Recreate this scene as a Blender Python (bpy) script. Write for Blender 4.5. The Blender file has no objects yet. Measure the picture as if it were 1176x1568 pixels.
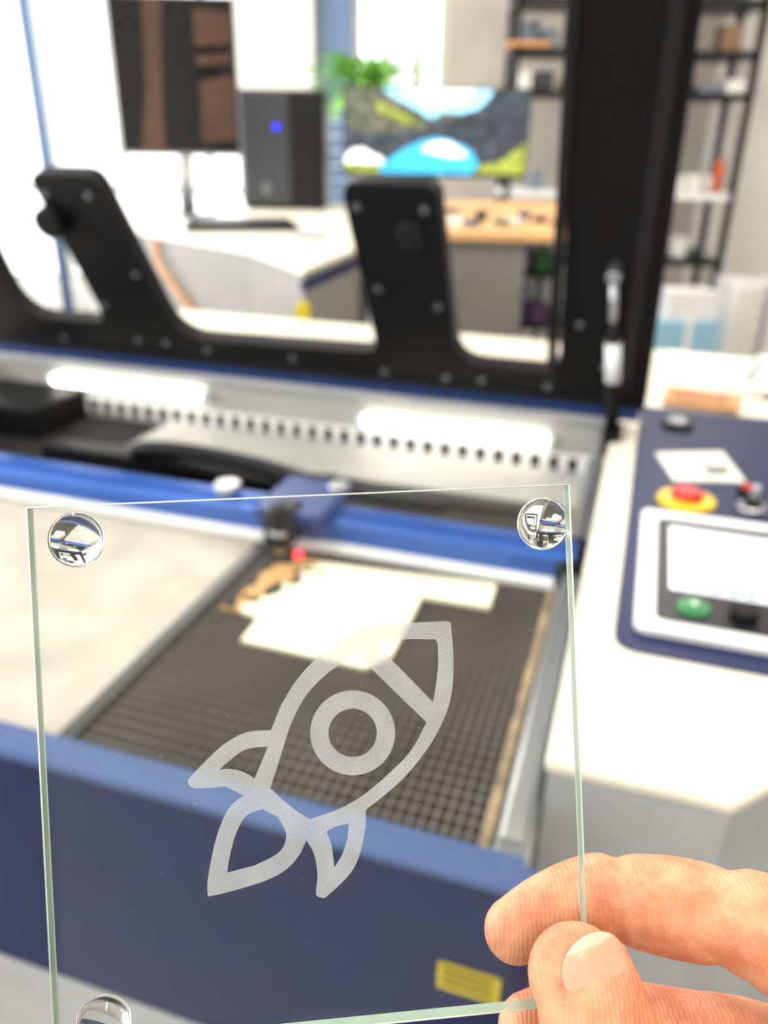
import bpy, bmesh, math, random
from mathutils import Vector, Matrix, noise
random.seed(4)
sc=bpy.context.scene
COL=bpy.context.collection
rad=math.radians
# ------------------------------------------------------------------ materials
def lin(c):
    return tuple(((x/255)/12.92 if x/255<=.04045 else (((x/255)+.055)/1.055)**2.4) for x in c)
def mat(name,rgb,rough=.5,metal=0,emit=0,var=.06,scale=20,bump=0,trans=0,coat=0,sss=0,ior=1.45,spec=.5):
    m=bpy.data.materials.new(name); m.use_nodes=True; nt=m.node_tree; b=nt.nodes['Principled BSDF']
    c=lin(rgb)
    tc=nt.nodes.new('ShaderNodeTexCoord'); n=nt.nodes.new('ShaderNodeTexNoise'); n.inputs['Scale'].default_value=scale; n.inputs['Detail'].default_value=3
    nt.links.new(tc.outputs['Object'],n.inputs['Vector'])
    cr=nt.nodes.new('ShaderNodeValToRGB')
    cr.color_ramp.elements[0].position=.3; cr.color_ramp.elements[1].position=.7
    cr.color_ramp.elements[0].color=(c[0]*(1-var),c[1]*(1-var),c[2]*(1-var),1)
    cr.color_ramp.elements[1].color=(min(1,c[0]*(1+var)),min(1,c[1]*(1+var)),min(1,c[2]*(1+var)),1)
    nt.links.new(n.outputs['Fac'],cr.inputs['Fac']); nt.links.new(cr.outputs['Color'],b.inputs['Base Color'])
    b.inputs['Roughness'].default_value=rough; b.inputs['Metallic'].default_value=metal; b.inputs['Specular IOR Level'].default_value=spec
    b.inputs['Transmission Weight'].default_value=trans; b.inputs['Coat Weight'].default_value=coat; b.inputs['IOR'].default_value=ior
    if sss:
        b.inputs['Subsurface Weight'].default_value=sss; b.inputs['Subsurface Radius'].default_value=(1,.35,.2); b.inputs['Subsurface Scale'].default_value=.004
    if emit:
        nt.links.new(cr.outputs['Color'],b.inputs['Emission Color']); b.inputs['Emission Strength'].default_value=emit
    if bump:
        bp=nt.nodes.new('ShaderNodeBump'); bp.inputs['Strength'].default_value=bump; bp.inputs['Distance'].default_value=.002
        nt.links.new(n.outputs['Fac'],bp.inputs['Height']); nt.links.new(bp.outputs['Normal'],b.inputs['Normal'])
    return m
CREAM=mat('powder_coat_cream',(228,221,204),.4)
GREY=mat('powder_coat_grey',(168,170,172),.45)
GREYD=mat('powder_coat_warm_grey',(136,133,128),.5)
WGREY=mat('inner_wall_grey',(172,172,168),.5)
NAVY=mat('navy_coat',(24,35,76),.42,spec=.25)
RAILB=mat('rail_blue',(66,88,132),.45,spec=.3)
BLUE=mat('gantry_blue',(46,92,172),.28,metal=.2)
BLACK=mat('black_coat',(12,12,14),.5,spec=.22)
BLACK2=mat('black_satin',(24,24,27),.38,spec=.3)
DARK=mat('dark_cavity',(30,30,30),.7,var=.3,spec=.2)
STEEL=mat('brushed_steel',(190,192,195),.3,metal=.9)
WHITE=mat('white_plastic',(236,236,236),.4)
WALLW=mat('white_wall',(236,233,226),.8)
CONC=mat('concrete',(200,192,182),.85,var=.12,scale=3)
FLOORM=mat('grey_floor',(150,146,140),.6,var=.1,scale=4)
ORANGE=mat('oak_desktop',(226,176,120),.45,var=.12,scale=9)
PLY=mat('plywood_top',(252,244,214),.5,var=.03,scale=60)
PLYB=mat('plywood_burnt',(200,156,100),.6,var=.35,scale=120)
YELLOW=mat('estop_yellow',(240,200,36),.35)
RED=mat('estop_red',(204,38,32),.3)
GREEN=mat('button_green',(36,140,72),.3,emit=.08)
LED=mat('led_tube',(255,250,235),.3,emit=7,var=.01)
SCREENW=mat('screen_white',(226,234,240),.2,emit=.6,var=.02)
ICON=mat('screen_icon',(84,100,110),.3,emit=.05)
LABEL=mat('yellow_label',(206,184,30),.5)
LEAF=mat('leaf_green',(128,186,84),.5,var=.4,scale=12)
GLASSF=mat('rubber_clear',(250,252,250),.05,trans=1,ior=1.38)
BRASS=mat('brass',(200,170,110),.3,metal=.8)
WORN=mat('worn_frame',(144,124,98),.6,var=.55,scale=50)
PAPER=mat('paper',(240,236,226),.8)
WOODT=mat('wood_tag',(196,140,92),.6,var=.2,scale=30)
DOT=mat('laser_dot',(255,60,70),.4,emit=4)
BLUEBOX=mat('blue_box',(150,196,220),.6)
BLIND=mat('blue_blind',(112,134,166),.7)
BROWN=mat('screen_reflection_brown',(76,52,40),.25,var=.3,scale=5)  # tone of the reflections painted on the dark monitor
SCRD=mat('screen_dark',(22,19,19),.12,spec=.3)
def honeym():
    m=mat('honeycomb_grid',(60,58,56),.55,spec=.12); nt=m.node_tree; b=nt.nodes['Principled BSDF']
    tc=nt.nodes.new('ShaderNodeTexCoord'); br=nt.nodes.new('ShaderNodeTexBrick')
    br.inputs['Scale'].default_value=105; br.inputs['Mortar Size'].default_value=.11; br.inputs['Mortar Smooth'].default_value=.2; br.inputs['Brick Width'].default_value=.85; br.inputs['Row Height'].default_value=1.2; br.offset=.0
    br.inputs['Color1'].default_value=(*lin((10,9,10)),1); br.inputs['Color2'].default_value=(*lin((20,19,20)),1); br.inputs['Mortar'].default_value=(*lin((128,120,110)),1)
    nt.links.new(tc.outputs['Object'],br.inputs['Vector'])
    n=nt.nodes.new('ShaderNodeTexNoise'); n.inputs['Scale'].default_value=9; n.inputs['Detail'].default_value=4; nt.links.new(tc.outputs['Object'],n.inputs['Vector'])
    mx=nt.nodes.new('ShaderNodeMix'); mx.data_type='RGBA'; mx.blend_type='MULTIPLY'; mx.inputs[0].default_value=.8
    nt.links.new(br.outputs['Color'],mx.inputs[6]); nt.links.new(n.outputs['Fac'],mx.inputs[7]); nt.links.new(mx.outputs[2],b.inputs['Base Color'])
    return m
HONEY=honeym()
def perf():
    m=mat('perforated_plate',(205,198,186),.45,spec=.3); nt=m.node_tree; b=nt.nodes['Principled BSDF']
    tc=nt.nodes.new('ShaderNodeTexCoord'); v=nt.nodes.new('ShaderNodeTexVoronoi'); v.inputs['Scale'].default_value=54; v.inputs['Randomness'].default_value=.12
    nt.links.new(tc.outputs['Object'],v.inputs['Vector'])
    cr=nt.nodes.new('ShaderNodeValToRGB'); cr.color_ramp.elements[0].position=.24; cr.color_ramp.elements[1].position=.36
    cr.color_ramp.elements[0].color=(*lin((98,95,90)),1); cr.color_ramp.elements[1].color=(*lin((190,182,170)),1)
    nt.links.new(v.outputs['Distance'],cr.inputs['Fac'])
    n=nt.nodes.new('ShaderNodeTexNoise'); n.inputs['Scale'].default_value=14; n.inputs['Detail'].default_value=5; nt.links.new(tc.outputs['Object'],n.inputs['Vector'])
    mr=nt.nodes.new('ShaderNodeMapRange'); mr.inputs[1].default_value=.3; mr.inputs[2].default_value=.7; mr.inputs[3].default_value=.8; mr.inputs[4].default_value=1.1; nt.links.new(n.outputs['Fac'],mr.inputs[0])
    mx=nt.nodes.new('ShaderNodeMix'); mx.data_type='RGBA'; mx.blend_type='MULTIPLY'; mx.inputs[0].default_value=1
    nt.links.new(cr.outputs['Color'],mx.inputs[6]); nt.links.new(mr.outputs[0],mx.inputs[7]); nt.links.new(mx.outputs[2],b.inputs['Base Color'])
    return m
PERF=perf()
# ------------------------------------------------------------------ helpers
def empty(name,M=Matrix()):
    o=bpy.data.objects.new(name,None); COL.objects.link(o); o.matrix_world=M; o.empty_display_size=.05; return o
def fin(me,name,m,p,smooth=False):
    o=bpy.data.objects.new(name,me); COL.objects.link(o)
    if m: me.materials.append(m)
    if smooth:
        for f in me.polygons: f.use_smooth=True
    if p: o.parent=p
    return o
def bevel(o,w,s=2):
    md=o.modifiers.new('bev','BEVEL'); md.width=w; md.segments=s; md.limit_method='ANGLE'; return o
def box(p,name,x0,x1,y0,y1,z0,z1,m,bev=0,rot=None):
    bm=bmesh.new(); bmesh.ops.create_cube(bm,size=1)
    c=Vector(((x0+x1)/2,(y0+y1)/2,(z0+z1)/2))
    for v in bm.verts: v.co=Vector((v.co.x*(x1-x0),v.co.y*(y1-y0),v.co.z*(z1-z0)))
    me=bpy.data.meshes.new(name); bm.to_mesh(me); bm.free()
    o=fin(me,name,m,p); o.location=c
    if rot: o.rotation_euler=rot
    if bev: bevel(o,bev)
    return o
def prism(p,name,poly,z0,z1,m,bev=0):
    bm=bmesh.new(); vs=[bm.verts.new((x,y,z0)) for x,y in poly]; f=bm.faces.new(vs)
    r=bmesh.ops.extrude_face_region(bm,geom=[f])
    for v in r['geom']:
        if isinstance(v,bmesh.types.BMVert): v.co.z=z1
    bmesh.ops.recalc_face_normals(bm,faces=bm.faces)
    me=bpy.data.meshes.new(name); bm.to_mesh(me); bm.free()
    o=fin(me,name,m,p)
    if bev: bevel(o,bev)
    return o
def cyl(p,name,a,b,r,m,r2=None,seg=24,bev=0):
    a=Vector(a); b=Vector(b); bm=bmesh.new()
    bmesh.ops.create_cone(bm,cap_ends=True,segments=seg,radius1=r,radius2=r if r2 is None else r2,depth=(b-a).length)
    me=bpy.data.meshes.new(name); bm.to_mesh(me); bm.free()
    for f in me.polygons: f.use_smooth=len(f.vertices)==4
    o=fin(me,name,m,p); o.matrix_local=Matrix.Translation((a+b)/2)@(b-a).to_track_quat('Z','Y').to_matrix().to_4x4()
    if bev: bevel(o,bev)
    return o
def fillet(poly,rs,n=6):
    out=[]; N=len(poly)
    if not hasattr(rs,'__len__'): rs=[rs]*N
    for i in range(N):
        p0=Vector(poly[i-1]); p1=Vector(poly[i]); p2=Vector(poly[(i+1)%N]); r=rs[i]
        if r<=0: out.append(tuple(p1)); continue
        d0=(p0-p1).normalized(); d2=(p2-p1).normalized()
        a=p1+d0*min(r,(p0-p1).length*.49); c=p1+d2*min(r,(p2-p1).length*.49)
        for k in range(n+1):
            t=k/n; q=a*(1-t)**2+p1*2*t*(1-t)+c*t*t; out.append((q.x,q.y))
    return out
def catloop(pts,n=6,closed=True):
    out=[]; N=len(pts); P=[Vector(p) for p in pts]
    rng=range(N) if closed else range(N-1)
    for i in rng:
        if closed: a,b,c,d=P[i-1],P[i],P[(i+1)%N],P[(i+2)%N]
        else: a,b,c,d=P[max(i-1,0)],P[i],P[i+1],P[min(i+2,N-1)]
        for k in range(n):
            t=k/n
            out.append(.5*((2*b)+(c-a)*t+(2*a-5*b+4*c-d)*t*t+(-a+3*b-3*c+d)*t**3))
    if not closed: out.append(P[-1])
    return out
def flatshape(p,name,loops,ext,m,M=Matrix(),bev=0):
    cu=bpy.data.curves.new(name,'CURVE'); cu.dimensions='2D'; cu.fill_mode='BOTH'; cu.extrude=ext; cu.bevel_depth=bev
    for L in loops:
        s=cu.splines.new('POLY'); s.points.add(len(L)-1); s.use_cyclic_u=True
        for i,q in enumerate(L): s.points[i].co=(q[0],q[1],0,1)
    t=bpy.data.objects.new('tmp',cu); COL.objects.link(t); bpy.context.view_layer.update()
    me=bpy.data.meshes.new_from_object(t.evaluated_get(bpy.context.evaluated_depsgraph_get()))
    bpy.data.objects.remove(t); me.name=name; me.materials.clear()
    o=fin(me,name,m,p); o.matrix_local=M; return o
def tube(p,name,pts,r,m,n=8,cyc=False):
    P=catloop([Vector(q) for q in pts],5,cyc)
    cu=bpy.data.curves.new(name,'CURVE'); cu.dimensions='3D'; cu.bevel_depth=r; cu.bevel_resolution=3; cu.use_fill_caps=True
    s=cu.splines.new('POLY'); s.points.add(len(P)-1); s.use_cyclic_u=cyc
    for i,q in enumerate(P): s.points[i].co=(*q,1)
    t=bpy.data.objects.new('tmp',cu); COL.objects.link(t); bpy.context.view_layer.update()
    me=bpy.data.meshes.new_from_object(t.evaluated_get(bpy.context.evaluated_depsgraph_get()))
    bpy.data.objects.remove(t); me.materials.clear()
    return fin(me,name,m,p,True)
# ------------------------------------------------------------------ camera
CAMZ=1.455
RC=Matrix.Rotation(rad(65),4,'X')@Matrix.Rotation(rad(1.0),4,'Z')
cd=bpy.data.cameras.new('camera'); cam=bpy.data.objects.new('camera',cd); COL.objects.link(cam)
cam.matrix_world=Matrix.Translation((0,0,CAMZ))@RC
cd.sensor_fit='VERTICAL'; cd.sensor_height=36; cd.lens=36*1225/1568; cd.clip_start=.01
cd.dof.use_dof=True; cd.dof.focus_distance=.150; cd.dof.aperture_fstop=12
sc.camera=cam
# ------------------------------------------------------------------ laser cutter (local units, scaled 1.3)
K=1.3
MM=Matrix.Translation((.10*K,.31*K,1.0))@Matrix.Rotation(rad(-17.5),4,'Z')@Matrix.Scale(K,4)
L=empty('laser_cutter',MM)
DZ=-.765
box(L,'body_core',-1.10,-.02,.0,1.25,DZ+.05,-.085,GREY,.006)
box(L,'body_front_lower',-1.10,-.008,-.022,.0,DZ+.05,-.222,GREY,.004)
box(L,'front_door',-1.10,-.008,-.024,.0,-.218,-.008,NAVY,.004)
box(L,'front_rail',-1.10,-.008,-.027,-.008,-.008,.0,RAILB,.004)
box(L,'front_inner_wall',-1.04,-.02,-.010,.0,-.09,-.004,RAILB)
box(L,'left_deck',-1.10,-1.035,-.005,1.25,-.09,.0,CREAM,.004)
box(L,'rear_deck',-1.04,-.018,.80,1.25,-.09,.0,CREAM,.004)
box(L,'rear_wall',-1.04,-.018,.745,.80,-.09,.012,WGREY,.004)
box(L,'rear_floor_plate',-.70,-.045,.61,.745,-.078,-.066,WGREY,.002)
box(L,'hinge_ledge',-1.04,-.018,.735,.79,.006,.016,GREY,.003)
box(L,'lid_seal_blue',-1.06,-.005,.748,.775,.014,.034,mat('blue_trim',(44,80,148),.4),.004)
for i in range(4): cyl(L,'leveling_foot_%d'%i,(-1.04 if i%2 else -.08,.06 if i<2 else 1.15,DZ-.004),(-1.04 if i%2 else -.08,.06 if i<2 else 1.15,DZ+.06),.03,BLACK)
# console
cons=[(-.018,.078),(.090,.078),(.111,.102),(.30,.29),(.30,1.25),(-.018,1.25)]
prism(L,'console_body',cons,DZ+.02,-.006,GREY)
prism(L,'console_top',[(-.020,.075),(.091,.075),(.113,.099),(.303,.288),(.303,1.253),(-.020,1.253)],-.010,.0,CREAM,.003)
prism(L,'console_step',[(-.0,.150),(.135,.150),(.27,.285),(.27,.9),(-.0,.9)],-.001,.0022,CREAM,.001)
cp=fillet([(.012,.211),(.19,.211),(.215,.236),(.215,.858),(.014,.858)],[.022,.01,.01,.01,.01])
prism(L,'control_panel',cp,.0,.004,NAVY,.001)
flat=lambda x0,x1,y0,y1,r: fillet([(x0,y0),(x1,y0),(x1,y1),(x0,y1)],r)
prism(L,'touchpad_bezel',flat(.026,.166,.236,.468,.012),.004,.012,WHITE,.002)
prism(L,'touchpad_face',flat(.041,.154,.250,.444,.008),.012,.0135,BLACK2)
prism(L,'touch_screen',flat(.052,.143,.300,.425,.001),.0135,.0142,SCREENW)
def ring2(name,x,y,r0,r1,z,m): flatshape(L,name,[[(x+r*math.cos(a*.2618),y+r*math.sin(a*.2618)) for a in range(24)] for r in (r0,r1)],.0003,m,Matrix.Translation((0,0,z)))
ring2('screen_jog_ring',.090,.385,.013,.009,.0144,ICON)
for i,(x,y,s) in enumerate([(.09,.385,.005),(.072,.358,.006),(.108,.356,.006),(.090,.342,.005),(.118,.393,.005),(.068,.395,.005)]):
    prism(L,'screen_icon_%d'%i,flat(x-s*.8,x+s*.8,y-s*.6,y+s*.6,.002),.0142,.0146,ICON)
SKEY=mat('screen_key_blue',(90,130,170),.3,emit=.25)
for i in range(6): prism(L,'screen_key_%d'%i,flat(.056+i*.014,.065+i*.014,.304,.315,.001),.0142,.0146,SKEY)
cyl(L,'start_button_ring',(.070,.272,.013),(.070,.272,.017),.012,GREEN,bev=.001)
cyl(L,'start_button_well',(.070,.272,.0165),(.070,.272,.0175),.008,BLACK2)
cyl(L,'start_button',(.070,.272,.017),(.070,.272,.019),.006,GREEN,bev=.001)
cyl(L,'start_button_mark',(.070,.272,.019),(.070,.272,.0195),.0025,WHITE)
cyl(L,'jog_knob',(.107,.272,.013),(.107,.272,.022),.011,BLACK,bev=.002)
cyl(L,'estop_collar',(.070,.514,.003),(.070,.514,.010),.030,YELLOW,bev=.003)
cyl(L,'estop_neck',(.070,.514,.010),(.070,.514,.013),.011,BLACK)
cyl(L,'estop_mushroom',(.070,.514,.011),(.070,.514,.019),.018,RED,r2=.015,bev=.003)
cyl(L,'key_switch_bezel',(.134,.512,.003),(.134,.512,.012),.015,STEEL,bev=.002)
cyl(L,'key_switch_core',(.134,.512,.010),(.134,.512,.018),.009,BLACK)
box(L,'key_blade',.130,.138,.510,.514,.018,.034,STEEL,.001)
cyl(L,'reset_button',(.134,.555,.003),(.134,.555,.014),.011,BLACK,bev=.002)
cyl(L,'reset_button_cap',(.134,.555,.012),(.134,.555,.017),.007,RED,bev=.002)
cyl(L,'power_switch',(.063,.775,.003),(.063,.775,.010),.021,BLACK,bev=.002)
cyl(L,'power_switch_cap',(.063,.775,.009),(.063,.775,.015),.013,STEEL,bev=.002)
# cavity
box(L,'cavity_floor',-1.036,-.02,.0,.745,-.088,-.078,DARK)
box(L,'perforated_table',-1.03,-.372,.012,.40,-.078,-.061,PERF,.001)
box(L,'honeycomb_bed',-.362,-.052,.018,.60,-.078,-.060,HONEY)
for n,a in (('l',(-.374,-.360,.012,.60)),('r',(-.054,-.046,.012,.60)),('f',(-.374,-.045,.010,.022))):
    box(L,'bed_frame_'+n,*a,-.078,-.057,(WORN if n=='r' else mat('bed_frame_dark_'+n,(70,70,70),.4,metal=.5)),.001)
box(L,'right_ledge',-.043,-.020,.0,.745,-.09,-.05,GREY,.002)
box(L,'bed_clamp',-.086,-.055,.002,.024,-.058,-.040,CREAM,.002)
box(L,'bed_clamp_pad',-.076,-.063,.008,.018,-.042,-.037,RED,.001)
box(L,'y_rail',-.040,-.024,.04,.73,-.05,-.035,STEEL,.002)
box(L,'y_rail_left',-1.03,-1.00,.04,.73,-.06,-.035,STEEL,.002)
box(L,'gantry_beam',-1.01,-.030,.402,.452,-.058,-.026,BLUE,.008)
box(L,'gantry_linear_rail',-1.00,-.035,.388,.402,-.0595,-.050,WHITE,.002)
box(L,'gantry_top_rail',-1.00,-.035,.420,.434,-.026,-.021,BLUE,.001)
box(L,'gantry_end',-.048,-.022,.385,.465,-.058,-.030,BLACK,.004)
box(L,'carriage_plate',-.372,-.292,.375,.475,-.026,-.010,mat('carriage_blue',(26,54,120),.35),.004)
box(L,'carriage_body',-.352,-.322,.356,.402,-.046,-.006,BLACK2,.004)
cyl(L,'lens_tube',(-.334,.362,-.046),(-.334,.362,.002),.010,BLACK,bev=.002)
cyl(L,'lens_ring',(-.334,.362,-.030),(-.334,.362,-.024),.0115,STEEL)
cyl(L,'nozzle',(-.334,.362,-.046),(-.334,.362,-.056),.008,BRASS,r2=.003)
cyl(L,'mirror_mount',(-.43,.43,-.026),(-.43,.43,-.012),.016,STEEL,bev=.003)
cyl(L,'mirror_mount_b',(-.30,.45,-.012),(-.30,.45,-.002),.012,STEEL,bev=.003)
tube(L,'cable_chain',[(-.33,.47,-.02),(-.42,.50,-.018),(-.55,.52,-.02),(-.62,.53,-.035),(-.5,.54,-.055),(-.2,.54,-.06)],.011,BLACK)
box(L,'cable_tray',-.80,-.10,.555,.59,-.078,-.055,BLACK2,.002)
box(L,'left_motor_cover',-1.03,-.86,.62,.745,-.078,-.030,BLACK,.004)
# LED & slots
for nm,xa,xb,z in (('a',-.915,-.632,-.018),('b',-.374,-.098,-.026)):
    cyl(L,'led_lamp_'+nm,(xa,.736,z),(xb,.736,z),.0085,LED)
    for k,x in enumerate((xa,xb)): cyl(L,'led_cap_%s%d'%(nm,k),(x-.004,.736,z),(x+.004,.736,z),.0095,WHITE)
for i in range(35):
    x=-.93+i*.026
    box(L,'vent_slot_%02d'%i,x,x+.013,.7415,.7465,-.069,-.047,BLACK)
box(L,'vent_strip',-.94,-.02,.7425,.7458,-.071,-.042,WHITE)
box(L,'warning_label',-.060,-.024,-.0255,-.023,-.094,-.073,LABEL)
INK=mat('label_ink',(90,80,20),.6)
for i in range(3): box(L,'warning_label_text_%d'%i,-.057,-.028,-.0262,-.0254,-.089+i*.006,-.087+i*.006,INK)
# lid
lean=rad(22.1)
ML=Matrix.Translation((0,.76,.03))@Matrix.Rotation(rad(90)+lean,4,'X')
outer=fillet([(-1.045,0),(.017,0),(-.002,.93),(-1.06,.93)],[.01,.02,.02,.02])
hole=fillet([(-.965,.85),(-.945,.062),(-.783,.066),(-.816,.296),(-.713,.296),(-.668,.050),(-.345,.056),(-.366,.298),(-.250,.298),(-.236,.050),(-.094,.050),(-.108,.85)],
            [.02,.06,.03,.02,.02,.05,.03,.02,.02,.04,.03,.02])
flatshape(L,'lid_frame',[outer,hole],.012,BLACK,ML,.002)
def lidp(u,s,o=0): return ML@Vector((u,s,o))
side=1 if (ML.to_3x3()@Vector((0,0,1))).y<0 else -1
def lidbox(name,u0,u1,s0,s1,o0,o1,m,bev=.001):
    e=box(L,name,u0,u1,s0,s1,min(o0*side,o1*side),max(o0*side,o1*side),m,bev); e.matrix_local=ML@Matrix.Translation(((u0+u1)/2,(s0+s1)/2,side*(o0+o1)/2)); return e
lidbox('lid_blue_edge',-1.045,.012,-.012,.006,-.010,.018,mat('lid_edge_blue',(30,56,110),.4),.003)
lidbox('lid_right_inner_lip',-.112,-.100,.05,.85,.010,.020,BLACK2)
lidbox('lid_right_outer_lip',-.020,-.004,.04,.9,.010,.024,BLACK2)
lidbox('lid_lower_lip',-1.02,-.02,.012,.020,.010,.018,BLACK2)
lidbox('lid_side_skirt',-.006,.008,.03,.9,-.12,.01,BLACK,.003)
BOLT=mat('bolt_zinc',(120,122,126),.4,metal=.7)
bolts=[(-.80,.27),(-.73,.27),(-.70,.155),(-.775,.10),(-.69,.04),(-.74,.04),(-.62,.035),(-.35,.27),(-.265,.27),(-.255,.14),(-.335,.16),(-.34,.028),(-.25,.028),(-.48,.035),(-.2,.03),(-.11,.03),(-.075,.13),(-.88,.03),(-.04,.07)]
for i,(u,s) in enumerate(bolts):
    cyl(L,'lid_bolt_%02d'%i,lidp(u,s,side*.011),lidp(u,s,side*.016),.0048,BOLT,bev=.001)
cyl(L,'lid_knob',lidp(-.80,.235,side*.01),lidp(-.80,.235,side*.036),.022,BLACK,bev=.004)
cyl(L,'tab_hole_plug',lidp(-.285,.235,side*.01),lidp(-.285,.235,side*.018),.018,BLACK2,bev=.003)
a=lidp(-.040,.21,side*.03); b=Vector((-.018,.715,.0))
cyl(L,'gas_strut_rod',a,a.lerp(b,.35),.0045,STEEL)
cyl(L,'gas_strut_cylinder',a.lerp(b,.30),b,.009,BLACK)
cyl(L,'gas_strut_label',a.lerp(b,.38),a.lerp(b,.62),.0095,WHITE)
cyl(L,'gas_strut_ball',lidp(-.040,.21,side*.01),lidp(-.040,.21,side*.04),.008,STEEL,bev=.002)
box(L,'strut_bracket',-.030,-.006,.69,.74,-.02,.012,BLACK,.002)
# --- things lying in / on the cutter
P=empty('plywood_sheet',MM)
pl=[(-.301,.206),(-.303,.245),(-.325,.250),(-.325,.262),(-.315,.270),(-.316,.30),(-.30,.318),(-.298,.345),(-.285,.364),(-.211,.369),(-.104,.379),(-.102,.334),(-.169,.332),(-.168,.304),(-.1675,.226),(-.183,.203)]
prism(P,'sheet',pl,-.0598,-.056,PLY)
S2=empty('burnt_plywood_offcut',MM)
rag=[(-.346,.250),(-.335,.262),(-.339,.285),(-.332,.30),(-.338,.32),(-.33,.345),(-.318,.350),(-.305,.365),(-.288,.366),(-.300,.345),(-.303,.318),(-.318,.30),(-.317,.270),(-.327,.262),(-.327,.249)]
prism(S2,'strip',rag,-.0598,-.0565,PLYB)
CHAR=mat('char',(34,24,18),.8)
for i in range(20):
    t=i/20; x=-.334+t*.045+random.uniform(-.008,.012); y=.258+t*.098+random.uniform(-.005,.005)
    cyl(S2,'cut_hole_%d'%i,(x,y,-.0566),(x,y,-.0555),random.uniform(.003,.006),CHAR,seg=7)
cyl(S2,'pointer_spot',(-.318,.372,-.0598),(-.318,.372,-.0550),.0045,DOT)
CK=empty('sticky_note_card',MM)
prism(CK,'card',[(.037,.656),(.116,.690),(.135,.594),(.058,.571)],.0045,.006,PAPER)
box(CK,'pen_drive',.092,.118,.605,.620,.0062,.012,GREYD,.002,rot=(0,0,.5)); box(CK,'drive_plug',.085,.097,.632,.642,.0062,.010,STEEL,.001,rot=(0,0,.5))
WT=empty('wooden_name_tag',MM)
prism(WT,'tag',[(.043,.872),(.147,.865),(.157,.947),(.049,.961)],.0042,.010,WOODT,.002)
BRN=mat('burned_line',(110,66,40),.7)
for i in range(3): box(WT,'engraved_line_%d'%i,.06,.135,.885+i*.022,.891+i*.022,.010,.0106,BRN)
PS=empty('paper_stack',MM)
for i in range(4):
    prism(PS,'page_%d'%i,[(.03+.01*i,.99+.01*i),(.19,.97),(.24,1.18-.01*i),(.05,1.20)],.0015+.003*i,.004+.003*i,PAPER)
prism(PS,'page_side',[(.17,.97),(.28,.95),(.29,1.2),(.2,1.2)],.013,.017,PAPER)
prism(PS,'clip_pad',[(.16,1.02),(.18,1.01),(.21,1.15),(.19,1.16)],.017,.022,GREY,.002)
# ------------------------------------------------------------------ room
def wall(name,*a,m=WALLW): return box(None,name,*a,m)
wall('floor',-4.3,4.3,-3,8.5,-.1,0,m=FLOORM)
wall('ceiling',-4.3,4.3,-3,8.5,3.3,3.4)
wall('wall_left_sill',-4.3,-4.2,-3,7.1,0,.5)
wall('wall_left_header',-4.3,-4.2,-3,7.1,2.9,3.3)
wall('wall_right',4.2,4.3,-3,7.1,0,3.3)
wall('wall_front',-4.3,4.3,-3.1,-3.0,0,3.3)
wall('wall_back_sill',-4.3,.43,7.0,7.2,0,.3)
wall('wall_back_header',-4.3,.43,7.0,7.2,3.0,3.3)
wall('wall_back_pillar',-1.15,-.59,6.9,7.2,.3,3.0)
wall('wall_back',.43,2.6,7.0,7.2,0,3.3,m=CONC)
wall('wall_back_column',2.50,4.3,6.6,7.2,0,3.3)
box(None,'baseboard_back',.43,2.5,6.98,7.0,0,.08,WALLW)
def window(name,x0,x1,y,z0,z1,posts,bars,m):
    w=empty(name)
    for i,x in enumerate([x0+.03]+posts+[x1-.03]): box(w,'mullion_%d'%i,x-.035,x+.035,y-.04,y+.04,z0,z1,m)
    for i,z in enumerate([z0+.03]+bars+[z1-.03]): box(w,'transom_%d'%i,x0,x1,y-.03,y+.03,z-.03,z+.03,m)
FR=mat('window_frame',(84,106,136),.5); FRW=mat('window_frame_white',(200,200,190),.5)
window('window_1',-4.2,-1.15,7.08,.3,3.0,[-2.72,-2.15,-1.45],[1.05],FRW)
pp=empty('window_pole'); cyl(pp,'pole',(-2.70,6.85,0),(-2.70,6.85,3.3),.05,FR); cyl(pp,'base_flange',(-2.70,6.85,0),(-2.70,6.85,.03),.10,FR)
window('window_2',-.59,.43,7.08,.3,3.0,[-.28,-.05,.2],[1.3],FRW)
bl=empty('window_blind')
for i in range(24): box(bl,'slat_%02d'%i,-.56,-.30,7.0,7.03,.4+i*.107,.4+i*.107+.104,BLIND)
# other laser cutter behind
OL=empty('laser_cutter.001')
op=[(-.24,2.32),(-.11,2.82),(-.11,4.8),(-1.5,4.8),(-1.10,3.4),(-.45,2.72)]
prism(OL,'body',op,.06,1.10,GREYD)
prism(OL,'top_plate',op,1.10,1.12,CREAM,.008)
prism(OL,'blue_trim',[(-.238,2.312),(-.103,2.82),(-.103,3.4),(-.115,3.4),(-.115,2.83),(-.25,2.33)],1.06,1.09,NAVY)
prism(OL,'keypad',[(-.33,3.0),(-.22,3.05),(-.24,3.3),(-.36,3.25)],1.12,1.13,GREY,.003)
box(OL,'warning_sticker',-.262,-.222,2.302,2.312,.98,1.03,LABEL)
tube(OL,'hose',[(-.88,3.15,1.09),(-.85,3.1,1.0),(-.7,2.96,.85),(-.6,2.84,.7)],.012,WOODT)
for i,(x,y) in enumerate([(-.3,2.6),(-.2,4.6),(-1.3,4.6),(-1.0,3.5)]): cyl(OL,'foot_%d'%i,(x,y,0),(x,y,.07),.04,BLACK)
TW=empty('computer_tower')
box(TW,'case',-.745,-.326,4.35,4.75,1.135,1.665,mat('tower_black',(40,42,47),.4),.012)
box(TW,'front_panel',-.735,-.50,4.34,4.36,1.15,1.65,mat('tower_panel',(62,64,70),.35),.008)
box(TW,'vent_panel',-.49,-.336,4.34,4.36,1.15,1.65,BLACK2,.008)
cyl(TW,'logo_badge',(-.62,4.332,1.22),(-.62,4.345,1.22),.025,BOLT)
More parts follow.
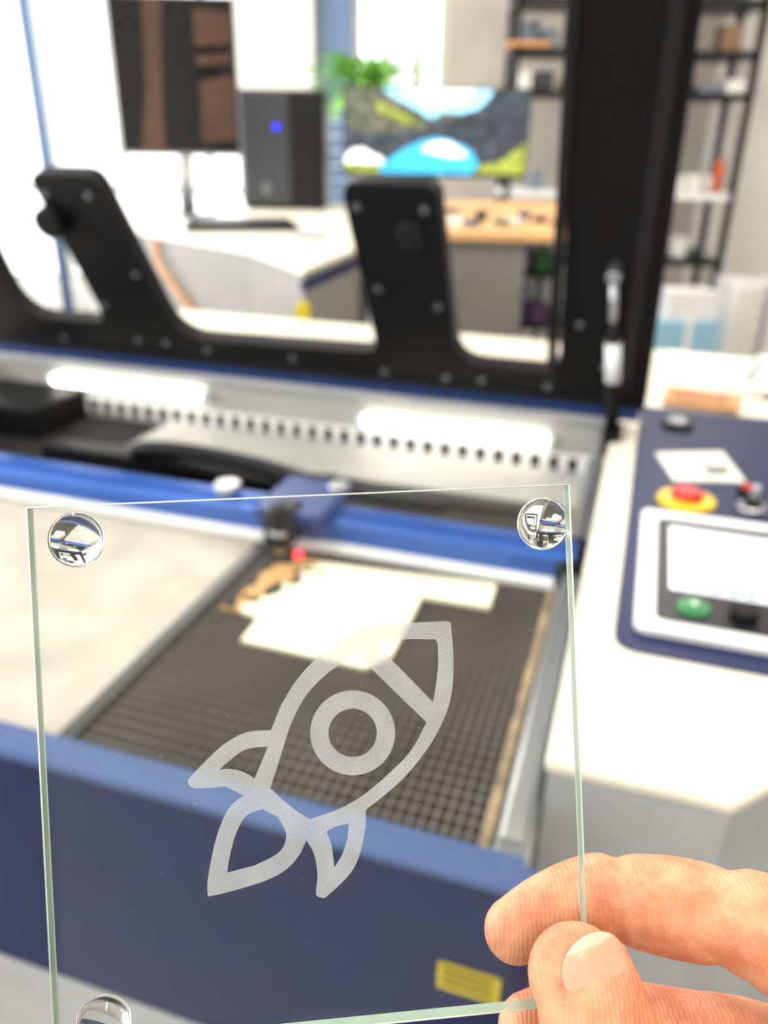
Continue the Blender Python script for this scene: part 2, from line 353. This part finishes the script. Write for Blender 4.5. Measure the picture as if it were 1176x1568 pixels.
cyl(TW,'blue_reflection',(-.56,4.332,1.50),(-.56,4.342,1.50),.012,mat('reflection_blue',(30,30,255),.3,emit=4))  # glowing disc imitating a reflected blue dot
for i in range(4): box(TW,'foot_%d'%i,-.73 if i%2 else -.38,-.69 if i%2 else -.34,4.37 if i<2 else 4.68,4.42 if i<2 else 4.73,1.122,1.137,BLACK)
KB=empty('keyboard')
KM=Matrix.Translation((-.60,3.42,1.122))@Matrix.Rotation(rad(12),4,'Z'); KB.matrix_world=KM
prism(KB,'base',fillet([(-.22,-.16),(.22,-.16),(.22,.16),(-.22,.16)],.02),0,.018,BLACK2,.004)
for i in range(5): box(KB,'key_row_%d'%i,-.20,.20,-.14+i*.058,-.095+i*.058,.018,.026,BLACK,.003)
def monitor(name,x0,x1,y,z0,z1,base,shapes,scr,yaw=0,frame=None,post=.022):
    w=empty(name); cx=(x0+x1)/2
    w.matrix_world=Matrix.Translation((cx,y,0))@Matrix.Rotation(yaw,4,'Z'); hw=(x1-x0)/2
    box(w,'housing',-hw,hw,0,.035,z0,z1,frame or BLACK2,.006)
    box(w,'panel',-hw+.008,hw-.008,-.003,.001,z0+.016,z1-.008,scr)
    cyl(w,'stand_post',(0,.05,base+.01),(0,.05,(z0+z1)/2),post,STEEL)
    box(w,'stand_mount',-.06,.06,.03,.07,(z0+z1)/2-.06,(z0+z1)/2+.06,BLACK2,.004)
    prism(w,'stand_foot',fillet([(-.12,-.07),(.12,-.07),(.12,.12),(-.12,.12)],.04),base,base+.012,BOLT,.003)
    W=2*hw-.016;H=z1-z0-.024
    for i,(pts,m) in enumerate(shapes):
        bm=bmesh.new(); vs=[bm.verts.new((-hw+.008+W*a,-.0035-.0004*i,z0+.016+H*b)) for a,b in pts]; bm.faces.new(vs)
        me=bpy.data.meshes.new('screen_shape'); bm.to_mesh(me); bm.free(); fin(me,'picture_or_reflection_%d'%i,m,w)  # wallpaper areas and, on the second monitor, painted reflections
    return w
E=lambda n,c,e=1.0,v=.3,s=22: mat(n,c,.3,emit=e,var=v,scale=s)
SKY=E('pic_sky',(150,214,248),1.1,.1); SNOW=E('pic_snow',(250,250,252),1.1,.05); ROCK=E('pic_rock',(92,98,82),.5,.9,30); SLOPE=E('pic_slope',(58,66,78),.5,.6,18); LAKE=E('pic_lake',(60,176,235),1.0,.25); GRASS=E('pic_grass',(140,156,66),.6,.8,34)
shp=[([(.0,.0),(1,0),(1,1),(0,1)],SLOPE),
 ([(.2,1),(.8,1),(.77,.88),(.72,.78),(.66,.74),(.6,.70),(.55,.66),(.5,.62),(.45,.68),(.38,.76),(.28,.86)],SKY),
 ([(.3,1),(.7,1),(.66,.92),(.62,.86),(.57,.84),(.52,.78),(.47,.84),(.40,.88)],SNOW),
 ([(0,1),(.20,1),(.28,.88),(.36,.80),(.42,.72),(.45,.6),(.44,.5),(.36,.54),(.3,.50),(.2,.5),(.1,.46),(0,.56)],ROCK),
 ([(.16,.86),(.24,.78),(.34,.7),(.40,.62),(.34,.58),(.26,.66),(.18,.74)],GRASS),
 ([(.47,.64),(.55,.62),(.62,.72),(.55,.74),(.5,.7)],ROCK),
 ([(.18,.06),(.24,.16),(.3,.25),(.36,.34),(.42,.4),(.5,.43),(.56,.42),(.64,.36),(.70,.28),(.74,.12),(.7,0),(.2,0)],LAKE),
 ([(.42,.28),(.46,.36),(.52,.39),(.58,.38),(.64,.30),(.68,.22),(.6,.20),(.5,.24)],SNOW),
 ([(.7,0),(.76,.12),(.86,.16),(.92,.27),(1,.4),(1,0)],GRASS),
 ([(0,.18),(.04,.28),(.1,.3),(.16,.22),(.2,.2),(.22,.12),(.1,.1),(0,.12)],SNOW),
 ([(0,.12),(.1,.12),(.2,.08),(.18,0),(0,0)],GRASS)]
monitor('monitor',-.216,.627,4.0,1.298,1.666,1.1515,shp,SLOPE)
br=[([(.16,.0),(.36,0),(.38,.5),(.44,1),(.28,1),(.24,.4)],BROWN),([(.68,.06),(.98,.08),(.98,.52),(.70,.48)],BROWN),([(.68,.58),(.98,.60),(.98,.66),(.68,.64)],BROWN),([(.68,.70),(.98,.72),(.98,.92),(.68,.94)],BROWN)]  # brown reflections painted as flat patches over the dark screen
monitor('monitor.001',-1.19,-.665,3.9,1.375,1.98,1.1215,br,SCRD,yaw=rad(4),frame=mat('monitor_bezel_grey',(110,110,110),.4),post=.036)
# desk
D=empty('standing_desk')
box(D,'desktop',-.04,.95,3.12,4.8,1.115,1.15,ORANGE,.006)
for i,(x,y) in enumerate([(.1,3.3),(.85,3.3),(.1,4.6),(.85,4.6)]): box(D,'leg_%d'%i,x-.035,x+.035,y-.035,y+.035,0,1.115,STEEL,.004)
box(D,'drawer_unit',.14,.52,3.16,3.75,.55,1.113,mat('drawer_grey',(128,126,120),.5),.006)
box(D,'modesty_panel',.0,.9,4.5,4.53,.5,1.1,GREY)
DC=empty('desk_clutter')
cols=[(30,30,32),(240,240,235),(60,80,110),(30,30,32),(60,90,80),(220,220,215),(90,80,100),(30,30,32)]
for i in range(12):
    x=.20+.062*i; y=3.3+.35*random.random(); h=.01+.12*random.random()*(i>8)
    if i%3==0: cyl(DC,'cup_%d'%i,(x,y,1.151),(x,y,1.18+h),.024,mat('cup_c%d'%i,cols[i%8],.4),r2=.028)
    else: box(DC,'item_%d'%i,x-.025,x+.025,y-.04,y+.04,1.151,1.162+h,mat('item_c%d'%i,cols[i%8],.5),.004,rot=(0,0,random.random()))
UB=empty('parts_bin')
for i in range(4):
    z=.15+.24*i; box(UB,'tray_%d'%i,.57,.80,3.9,4.3,z,z+.02,BLACK)
    for j in range(2): box(UB,'spool_%d_%d'%(i,j),.58+.11*j,.67+.11*j,3.92,4.1,z+.02,z+.1+.1*random.random(),mat('spool_%d%d'%(i,j),random.choice([(60,120,80),(110,80,120),(170,166,160),(40,40,44),(60,80,120)]),.5),.005)
for i in range(4): box(UB,'upright_%d'%i,.57+.21*(i%2),.59+.21*(i%2),3.9+.38*(i//2),3.92+.38*(i//2),0,1.1,BLACK)
# plant on stand
PT=empty('potted_fern')
PX,PY,PZ=-.12,5.25,1.68
for i in range(3):
    an=i*2.094; cyl(PT,'stand_leg_%d'%i,(PX+.16*math.cos(an),PY+.16*math.sin(an),0),(PX+.08*math.cos(an),PY+.08*math.sin(an),PZ-.28),.015,BLACK)
cyl(PT,'stand_plate',(PX,PY,PZ-.30),(PX,PY,PZ-.27),.12,BLACK,bev=.004)
cyl(PT,'pot',(PX,PY,PZ-.27),(PX,PY,PZ),.09,WHITE,r2=.12,bev=.006)
cyl(PT,'soil',(PX,PY,PZ-.02),(PX,PY,PZ+.005),.11,DARK)
bm=bmesh.new()
for i in range(150):
    an=random.uniform(0,6.28); ln=random.uniform(.12,.58); up=random.uniform(.35,1.3)
    pr=None
    for k in range(9):
        t=k/8; rr=ln*t; z=PZ+up*.42*t-.34*t*t
        c=Vector((PX+math.cos(an)*rr,PY+math.sin(an)*rr*.6,z)); w=.020*math.sin(math.pi*min(1,t*.9+.08))
        sd=Vector((-math.sin(an),math.cos(an),.2))*w
        cur=(bm.verts.new(c-sd),bm.verts.new(c+sd))
        if pr: bm.faces.new((pr[0],pr[1],cur[1],cur[0]))
        pr=cur
me=bpy.data.meshes.new('fronds'); bm.to_mesh(me); bm.free(); fin(me,'fronds',LEAF,PT)
# shelf rack
SR=empty('storage_rack')
for i,x in enumerate([.80,1.30,1.86,2.34]):
    for j,y in enumerate([5.9,6.3]): box(SR,'post_%d%d'%(i,j),x-.02,x+.02,y-.02,y+.02,0,2.7,BLACK)
zs=[.25,.69,1.13,1.74,1.98,2.26,2.6]
for i,z in enumerate(zs): box(SR,'shelf_%d'%i,.78,2.36,5.88,6.32,z-.02,z+.02,(WHITE if i==2 else BLACK2))
box(SR,'wood_board',.74,1.0,5.84,6.1,2.002,2.03,WOODT)
cc=[mat('bin_c%d'%i,c,.5) for i,c in enumerate([(225,225,220),(50,50,54),(130,100,76),(120,130,140),(236,234,226),(60,56,54),(90,100,110)])]
for i,z in enumerate(zs[:-1]):
    x=.86; n=0
    while x<2.24:
        w=random.uniform(.05,.14); h=random.uniform(.05,.22); y0=5.93+random.random()*.1
        if random.random()<.9:
            if n%3==2: cyl(SR,'stored_jar_%d_%d'%(i,n),(x+w/2,y0+.1,z+.021),(x+w/2,y0+.1,z+.02+h),w*.42,random.choice(cc),bev=.006)
            else: box(SR,'stored_bin_%d_%d'%(i,n),x,x+w,y0,y0+.2,z+.02,z+.02+h,random.choice(cc),.01)
        x+=w+random.uniform(.01,.05); n+=1
cyl(SR,'orange_spool',(2.24,5.93,1.16),(2.24,5.93,1.36),.035,mat('spool_orange',(190,88,46),.5),bev=.006)
PB=empty('white_pc_case')
for i in range(2):
    x=2.32+.27*i; box(PB,'case_%d'%i,x,x+.23,5.5,5.85,.02,.62,WHITE,.015); box(PB,'face_%d'%i,x+.02,x+.21,5.49,5.505,.06,.58,WALLW,.005)
    for k in range(2): box(PB,'skid_%d_%d'%(i,k),x+.02+.15*k,x+.06+.15*k,5.52,5.83,0,.025,BLACK)
BB=empty('cardboard_box')
box(BB,'carton',1.75,2.15,5.2,5.5,0,.42,BLUEBOX,.006); box(BB,'tape',1.93,1.97,5.198,5.502,.02,.4215,PAPER); box(BB,'second_carton',1.8,2.12,5.22,5.48,.42,.6,WHITE,.006)
CH=empty('office_chair')
prism(CH,'seat',fillet([(2.6,4.6),(3.1,4.6),(3.1,5.1),(2.6,5.1)],.1),.45,.52,BLACK,.02)
box(CH,'backrest',2.62,3.08,5.05,5.12,.62,1.1,BLACK,.03)
cyl(CH,'column',(2.85,4.85,.1),(2.85,4.85,.46),.03,STEEL); box(CH,'back_stay',2.82,2.88,5.08,5.12,.46,.7,BLACK)
for i in range(5):
    a=i*1.2566; e=(2.85+.3*math.cos(a),4.85+.3*math.sin(a)); tube(CH,'leg_%d'%i,[(2.85,4.85,.13),(e[0],e[1],.08)],.02,BLACK); cyl(CH,'caster_%d'%i,(e[0]-.02,e[1],.03),(e[0]+.02,e[1],.03),.03,BLACK)
TB=empty('side_table')
box(TB,'top',-2.9,-1.55,2.9,3.7,.72,.75,WHITE,.005)
for i in range(4): box(TB,'leg_%d'%i,-2.85+1.2*(i%2),-2.8+1.2*(i%2),2.95+.65*(i//2),3.0+.65*(i//2),0,.72,STEEL)
LP=empty('laptop'); box(LP,'base',-2.1,-1.75,3.1,3.35,.751,.768,BLACK2,.003); box(LP,'lid',-2.1,-1.75,3.40,3.41,.765,.98,BLACK2,.003,rot=(-.3,0,0))
# ceiling lamps
CL=empty('ceiling_lamp')
for i,(x,y,en) in enumerate([(-.9,1.2,36),(1.1,1.2,35),(-.9,4.4,44),(1.6,4.4,52),(0.1,-1.2,36)]):
    box(CL,'housing_%d'%i,x-.10,x+.10,y-.75,y+.75,3.20,3.26,WHITE,.01)
    ld=bpy.data.lights.new('tube_light_%d'%i,'AREA'); ld.shape='RECTANGLE'; ld.size=.18; ld.size_y=1.4; ld.energy=en; ld.color=(1,.955,.89)
    lo=bpy.data.objects.new('tube_light_%d'%i,ld); COL.objects.link(lo); lo.parent=CL; lo.location=(x,y,3.19)
    for s in (-.6,.6): cyl(CL,'rod_%d%d'%(i,s>0),(x,y+s,3.25),(x,y+s,3.31),.01,STEEL)
for nm,loc,rot,sx,sy,en in [('daylight_back',(-2.2,7.4,1.9),(rad(-90),0,0),4,2.6,260),('daylight_left',(-4.5,2.5,1.8),(0,rad(-90),0),2.4,6,180)]:
    ld=bpy.data.lights.new(nm,'AREA'); ld.shape='RECTANGLE'; ld.size=sx; ld.size_y=sy; ld.energy=en; ld.color=(.95,.98,1)
    lo=bpy.data.objects.new(nm,ld); COL.objects.link(lo); lo.location=loc; lo.rotation_euler=rot
wd=bpy.data.worlds.new('sky'); sc.world=wd; wd.use_nodes=True; bg=wd.node_tree.nodes['Background']; bg.inputs[0].default_value=(.97,.985,1,1); bg.inputs[1].default_value=3.2
# ------------------------------------------------------------------ acrylic plate (mm frame)
CM=Matrix.Translation((0,0,CAMZ))@RC@Matrix.Scale(.001,4)
Tc=Matrix.Translation((-12.3,-46.95,-149))
Rp=Matrix.Rotation(rad(2.6),4,'Z')@Matrix.Rotation(rad(5),4,'Y')@Matrix.Rotation(rad(1),4,'X')
PM=CM@Tc@Rp
SG=empty('acrylic_rocket_sign',PM)
Pinv=(Tc@Rp).inverted()
def art(u,v,z=0):   # trace of the artwork -> mm on the sign
    o=Pinv@Vector((0,0,0)); d=Pinv.to_3x3()@Vector(((u-588)/1225,(784-v)/1225,-1)); t=(z-o.z)/d.z; q=o+d*t; return (q.x,q.y)
def glassmat(name,tint,gl,rough=.0):
    m=bpy.data.materials.new(name); m.use_nodes=True; nt=m.node_tree; nt.nodes.clear()
    o=nt.nodes.new('ShaderNodeOutputMaterial'); t=nt.nodes.new('ShaderNodeBsdfTransparent'); t.inputs[0].default_value=(*tint,1)
    g=nt.nodes.new('ShaderNodeBsdfGlossy'); g.inputs['Roughness'].default_value=rough
    fr=nt.nodes.new('ShaderNodeFresnel'); fr.inputs[0].default_value=1.45
    mu=nt.nodes.new('ShaderNodeMath'); mu.operation='MULTIPLY'; mu.inputs[1].default_value=gl
    mx=nt.nodes.new('ShaderNodeMixShader'); nt.links.new(fr.outputs[0],mu.inputs[0]); nt.links.new(mu.outputs[0],mx.inputs[0]); nt.links.new(t.outputs[0],mx.inputs[1]); nt.links.new(g.outputs[0],mx.inputs[2]); nt.links.new(mx.outputs[0],o.inputs[0])
    return m
def mixmat(name,rgb,fac,rough=.5,noise_scale=.15,amp=.08,fine=None):
    m=bpy.data.materials.new(name); m.use_nodes=True; nt=m.node_tree; b=nt.nodes['Principled BSDF']; o=nt.nodes['Material Output']
    b.inputs['Base Color'].default_value=(*lin(rgb),1); b.inputs['Roughness'].default_value=rough
    t=nt.nodes.new('ShaderNodeBsdfTransparent'); mx=nt.nodes.new('ShaderNodeMixShader')
    tc=nt.nodes.new('ShaderNodeTexCoord'); n=nt.nodes.new('ShaderNodeTexNoise'); n.inputs['Scale'].default_value=noise_scale; n.inputs['Detail'].default_value=6
    nt.links.new(tc.outputs['Object'],n.inputs['Vector']); mr=nt.nodes.new('ShaderNodeMapRange'); mr.inputs[1].default_value=.3; mr.inputs[2].default_value=.7
    mr.inputs[3].default_value=fac-amp; mr.inputs[4].default_value=fac+amp
    nt.links.new(n.outputs['Fac'],mr.inputs[0]); src=mr.outputs[0]
    if fine:
        n2=nt.nodes.new('ShaderNodeTexNoise'); n2.inputs['Scale'].default_value=fine; n2.inputs['Detail'].default_value=2; nt.links.new(tc.outputs['Object'],n2.inputs['Vector'])
        m2=nt.nodes.new('ShaderNodeMapRange'); m2.inputs[1].default_value=.3; m2.inputs[2].default_value=.7; m2.inputs[3].default_value=-.09; m2.inputs[4].default_value=.09
        ad=nt.nodes.new('ShaderNodeMath'); nt.links.new(n2.outputs['Fac'],m2.inputs[0]); nt.links.new(m2.outputs[0],ad.inputs[0]); nt.links.new(src,ad.inputs[1]); src=ad.outputs[0]
    nt.links.new(src,mx.inputs[0]); nt.links.new(t.outputs[0],mx.inputs[1]); nt.links.new(b.outputs[0],mx.inputs[2]); nt.links.new(mx.outputs[0],o.inputs[0])
    return m
PG=glassmat('clear_acrylic',(.97,.98,.975),.45); PE=mixmat('acrylic_edge',(162,184,162),.85,.2)
bm=bmesh.new(); bmesh.ops.create_cube(bm,size=1)
for v in bm.verts: v.co=Vector((v.co.x*100,v.co.y*100,v.co.z*3-1.5))
me=bpy.data.meshes.new('plate'); bm.to_mesh(me); bm.free()
me.materials.append(PG); me.materials.append(PE)
for f in me.polygons: f.material_index=0 if abs(f.normal.z)>.5 else 1
fin(me,'plate',None,SG)
ARR=mixmat('arris',(218,230,216),.8,.3)
for i,(a,b) in enumerate([((-50,50,0),(50,50,0)),((50,50,0),(50,-50,0)),((-50,50,0),(-50,-50,0)),((-50,-50,0),(50,-50,0)),((50,50,-3),(50,-50,-3)),((-50,50,-3),(-50,-50,-3))]):
    cyl(SG,'arris_%d'%i,a,b,.15,ARR,seg=8)
DUST=mat('dust',(205,205,202),.8)
bm=bmesh.new()
for i in range(45):
    x=random.uniform(-46,46); y=random.uniform(-46,46); r=random.uniform(.04,.09)
    bm.faces.new([bm.verts.new((x+r*math.cos(a*1.2566),y+r*math.sin(a*1.2566),.05)) for a in range(5)])
me=bpy.data.meshes.new('dust'); bm.to_mesh(me); bm.free(); fin(me,'dust_specks',DUST,SG)
FROST=mixmat('engraved_frost',(180,185,186),.70,.8,.10,amp=.10,fine=3.0)
o1=[(690,953),(694,1000),(693,1050),(684,1090),(662,1135),(630,1178),(600,1208),(560,1240)]
o2=[(560,1262),(553,1300),(538,1335),(502,1371),(492,1374),(484,1368),(486,1340),(481,1308),(469,1286)]
o3=[(461,1305),(440,1330),(402,1350),(328,1371),(318,1366),(320,1335),(332,1280),(350,1238),(373,1218)]
o4=[(345,1204),(297,1207),(288,1196),(293,1188),(318,1162),(345,1138),(378,1121),(415,1118)]
o5=[(430,1080),(455,1040),(490,1003),(530,975),(580,958),(640,953),(684,951)]
def seg(P): return [(q.x,q.y) for q in catloop([Vector(p) for p in P],4,False)]
outl=[]
for s in (o1,o2,o3,o4,o5): outl+=seg(s)
nose=seg([(577,987),(615,979),(667,979)])+seg([(670,985),(671,1015),(668,1045),(663,1075)])
body=seg([(546,1002),(505,1028),(470,1063),(447,1105),(432,1150),(414,1207)])+seg([(430,1222),(452,1240),(474,1254)])+seg([(478,1253),(520,1238),(558,1216),(600,1180),(630,1148),(653,1106)])
lfin=seg([(410,1143),(375,1148),(345,1170),(336,1179)])+seg([(345,1177),(368,1180),(390,1192)])
rfin=seg([(500,1273),(515,1265),(534,1261)])+seg([(532,1285),(524,1308),(512,1328)])+seg([(511,1318),(508,1295)])
flame=seg([(348,1336),(352,1310),(362,1275),(378,1248),(402,1239)])+seg([(425,1251),(438,1275),(434,1296),(420,1310),(390,1325)])
circ=lambda r:[(540+r*math.cos(a*math.pi/32),1122+r*math.sin(a*math.pi/32)) for a in range(64)]
loops=[[art(*q) for q in Lp] for Lp in (outl,nose,body,circ(65),circ(37),lfin,rfin,flame)]
flatshape(SG,'engraved_rocket',loops,0,FROST,Matrix.Translation((0,0,.06)))
def foot(name,u,v):
    x,y=art(u,v,-4.0); bm=bmesh.new(); R=5.1; H=2.5; nu=40
    prof=[(R,0),(R*1.0,.5)]+[(R*math.cos(t*math.pi/2/10),.6+(H-.6)*math.sin(t*math.pi/2/10)) for t in range(1,10)]
    rings=[[bm.verts.new((x+r*math.cos(6.28318*k/nu),y+r*math.sin(6.28318*k/nu),-3.02-h)) for k in range(nu)] for r,h in prof]
    for i in range(len(rings)-1):
        for k in range(nu): bm.faces.new((rings[i][k],rings[i][(k+1)%nu],rings[i+1][(k+1)%nu],rings[i+1][k]))
    bm.faces.new(rings[0]); tp=bm.verts.new((x,y,-3.02-H))
    for k in range(nu): bm.faces.new((rings[-1][k],rings[-1][(k+1)%nu],tp))
    bmesh.ops.recalc_face_normals(bm,faces=bm.faces)
    me=bpy.data.meshes.new(name); bm.to_mesh(me); bm.free(); fin(me,name,GLASSF,SG,True)
foot('clear_foot_tl',119,826); foot('clear_foot_tr',830,802); foot('clear_foot_bl',160,1562)
# ------------------------------------------------------------------ hand (mm frame, axes of the grip)
HM=CM@Tc
H=empty('hand',HM)
def px(u,v,d): return Vector(((u-588)*d/1225+12.3,(784-v)*d/1225+46.95,149-d))
def skin_mat(name,c0,c1,fine=1.5):
    m=mat(name,c0,.5,sss=.2); nt=m.node_tree; b=nt.nodes['Principled BSDF']; b.inputs['Subsurface Scale'].default_value=.002
    tc=nt.nodes.new('ShaderNodeTexCoord'); n=nt.nodes.new('ShaderNodeTexNoise'); n.inputs['Scale'].default_value=.12; n.inputs['Detail'].default_value=7; n.inputs['Roughness'].default_value=.65
    nt.links.new(tc.outputs['Object'],n.inputs['Vector']); cr=nt.nodes.new('ShaderNodeValToRGB')
    cr.color_ramp.elements[0].position=.36; cr.color_ramp.elements[1].position=.62
    cr.color_ramp.elements[0].color=(*lin(c1),1); cr.color_ramp.elements[1].color=(*lin(c0),1)
    nt.links.new(n.outputs['Fac'],cr.inputs['Fac']); nt.links.new(cr.outputs['Color'],b.inputs['Base Color'])
    w=nt.nodes.new('ShaderNodeTexVoronoi'); w.inputs['Scale'].default_value=fine
    n2=nt.nodes.new('ShaderNodeTexWave'); n2.inputs['Scale'].default_value=.35; n2.inputs['Distortion'].default_value=4
    nt.links.new(tc.outputs['Object'],w.inputs['Vector']); nt.links.new(tc.outputs['Object'],n2.inputs['Vector'])
    ad=nt.nodes.new('ShaderNodeMath'); nt.links.new(w.outputs['Distance'],ad.inputs[0]); nt.links.new(n2.outputs['Fac'],ad.inputs[1])
    bp=nt.nodes.new('ShaderNodeBump'); bp.inputs['Strength'].default_value=.35; bp.inputs['Distance'].default_value=.0003
    nt.links.new(ad.outputs[0],bp.inputs['Height']); nt.links.new(bp.outputs['Normal'],b.inputs['Normal'])
    return m
SKIN=skin_mat('skin',(220,156,118),(198,120,86))
def sweep(bm,pts,up=Vector((0,0,1)),seg=28,flat=1.0,n=8):
    P=[Vector((*p[0],p[1])) for p in pts]; Q=catloop(P,n,False)
    C=[q.xyz for q in Q]; R=[q.w for q in Q]
    T=[(C[min(i+1,len(C)-1)]-C[max(i-1,0)]).normalized() for i in range(len(C))]
    st=[(C[0]-T[0]*R[0]*math.sin(a),R[0]*math.cos(a),T[0]) for a in [rad(x) for x in (82,68,52,36,18)]]
    en=[(C[-1]+T[-1]*R[-1]*math.sin(a),R[-1]*math.cos(a),T[-1]) for a in [rad(x) for x in (18,36,52,68,82)]]
    A=st+list(zip(C,R,T))+en; rings=[]
    for c,r,t in A:
        x=t.cross(up).normalized(); y=x.cross(t).normalized()
        rings.append([bm.verts.new(c+x*r*math.cos(6.28318*k/seg)+y*r*flat*math.sin(6.28318*k/seg)) for k in range(seg)])
    for i in range(len(rings)-1):
        for k in range(seg): bm.faces.new((rings[i][k],rings[i][(k+1)%seg],rings[i+1][(k+1)%seg],rings[i+1][k]))
    bm.faces.new(rings[0][::-1]); bm.faces.new(rings[-1])
bm=bmesh.new()
V3=Vector
thumb=[(px(884,1494,144),8.9),(px(905,1535,142),9.9),(V3((52.5,-52,11)),10.0),(V3((57,-62,18)),10.2),(V3((67,-74,23)),11),(V3((80,-88,28)),12.5),(V3((100,-100,34)),15),(V3((125,-116,38)),18)]
sweep(bm,thumb,flat=.93)
index=[(px(790,1424,166),6.6),(px(835,1402,167),7.8),(px(885,1385,167),8.7),(px(925,1376,166),8.9),(px(945,1376,165),7.7),(px(965,1378,164.5),8.8),(px(1030,1388,161),9.5),(px(1090,1400,158),9.2),(px(1110,1406,157),8.5),(px(1135,1412,155),9.5),(px(1180,1428,152),10.0),(V3((98,-40,6)),10.2),(V3((120,-54,18)),11.5),(V3((135,-70,24)),14)]
sweep(bm,index)
middle=[(px(812,1572,170),6.8),(px(870,1562,171),7.8),(px(960,1572,169),8.6),(px(1060,1592,164),9.0),(px(1150,1612,158),9.4),(V3((98,-64,-4)),10),(V3((122,-76,10)),11.5),(V3((140,-88,18)),14)]
sweep(bm,middle)
ring=[(V3((52,-82,-22)),6.6),(V3((66,-80,-23)),8),(V3((82,-80,-18)),9),(V3((100,-86,-10)),9.5),(V3((122,-98,2)),11),(V3((142,-106,12)),14)]
sweep(bm,ring)
pinky=[(V3((66,-104,-22)),5.6),(V3((78,-101,-22)),6.8),(V3((92,-102,-18)),7.6),(V3((108,-108,-10)),8),(V3((126,-116,0)),10),(V3((144,-124,10)),13)]
sweep(bm,pinky)
for a,b,r1,r2 in [((124,-60,20),(172,-132,40),14,17),((128,-80,16),(176,-138,38),14,17),((132,-100,12),(178,-144,36),14,16),((134,-118,8),(176,-150,34),13,16),((120,-112,36),(168,-138,44),16,17)]:
    sweep(bm,[(V3(a),r1),(V3(a).lerp(V3(b),.5),(r1+r2)/2+1),(V3(b),r2)])
sweep(bm,[(V3((170,-140,38)),24),(V3((200,-170,50)),25),(V3((250,-220,70)),29),(V3((320,-290,95)),36)])
# nail geometry shared by the nail plate and the skin folds around it
tc0=px(884,1494,144)
nc0=tc0+V3((-1.2,6.4,-2.6)); nc1=tc0+V3((4.4,-9.4,3.0)); nup=V3((.32,.16,1)); NW=rad(46); NR=9.35
nt_=(nc1-nc0).normalized(); nx_=nt_.cross(nup).normalized(); ny_=nx_.cross(nt_).normalized(); NL=(nc1-nc0).length
def npt(s,k,lift):
    q=abs(2*s-1); e=max(0,1-q**(3.0 if s<.5 else 3.4))**(1/2.1); a=k*NW*e
    rr=NR+lift-.25*abs(k)**4-.5*q**5*(1 if s<.5 else .4)
    return nc0+nt_*NL*s+nx_*rr*math.sin(a)+ny_*rr*math.cos(a)*.95
fold=[(npt(s,-1.07,-.25),.95) for s in (.25,.4,.6,.8,.93)]+[(npt(.995,k,-.2)+nt_*.3,1.0) for k in (-.6,0,.6)]+[(npt(s,1.07,-.25),.95) for s in (.93,.8,.6,.4,.25)]
sweep(bm,fold,up=V3((.3,.2,1)),seg=12,n=4)
me=bpy.data.meshes.new('hand_skin'); bmesh.ops.recalc_face_normals(bm,faces=bm.faces); bm.to_mesh(me); bm.free()
ho=fin(me,'hand_skin',SKIN,H,True)
rm=ho.modifiers.new('remesh','REMESH'); rm.mode='VOXEL'; rm.voxel_size=.6; rm.use_smooth_shade=True
sm=ho.modifiers.new('smooth','SMOOTH'); sm.factor=.5; sm.iterations=4
NAIL=mat('nail',(222,160,132),.34,var=.05,scale=.4,coat=.15,sss=.1)
TIPM=mat('nail_tip',(228,190,164),.45,var=.03,scale=.4)
def nail(name,s0,s1,m,lift):
    bm=bmesh.new(); nu,nv=24,30
    g=[[bm.verts.new(npt(s0+(s1-s0)*j/nv,i/nu*2-1,lift)) for i in range(nu+1)] for j in range(nv+1)]
    for j in range(nv):
        for i in range(nu): bm.faces.new((g[j][i],g[j][i+1],g[j+1][i+1],g[j+1][i]))
    bmesh.ops.remove_doubles(bm,verts=bm.verts,dist=.01)
    me=bpy.data.meshes.new(name); bm.to_mesh(me); bm.free(); o=fin(me,name,m,H,True)
    sd=o.modifiers.new('sol','SOLIDIFY'); sd.thickness=.4; sd.offset=0
    return o
nail('thumb_nail',.085,1,NAIL,.16)
nail('thumb_nail_tip',0,.09,TIPM,.16)
# view
sc.view_settings.view_transform='Standard'; sc.view_settings.exposure=0.0; sc.view_settings.look='None'
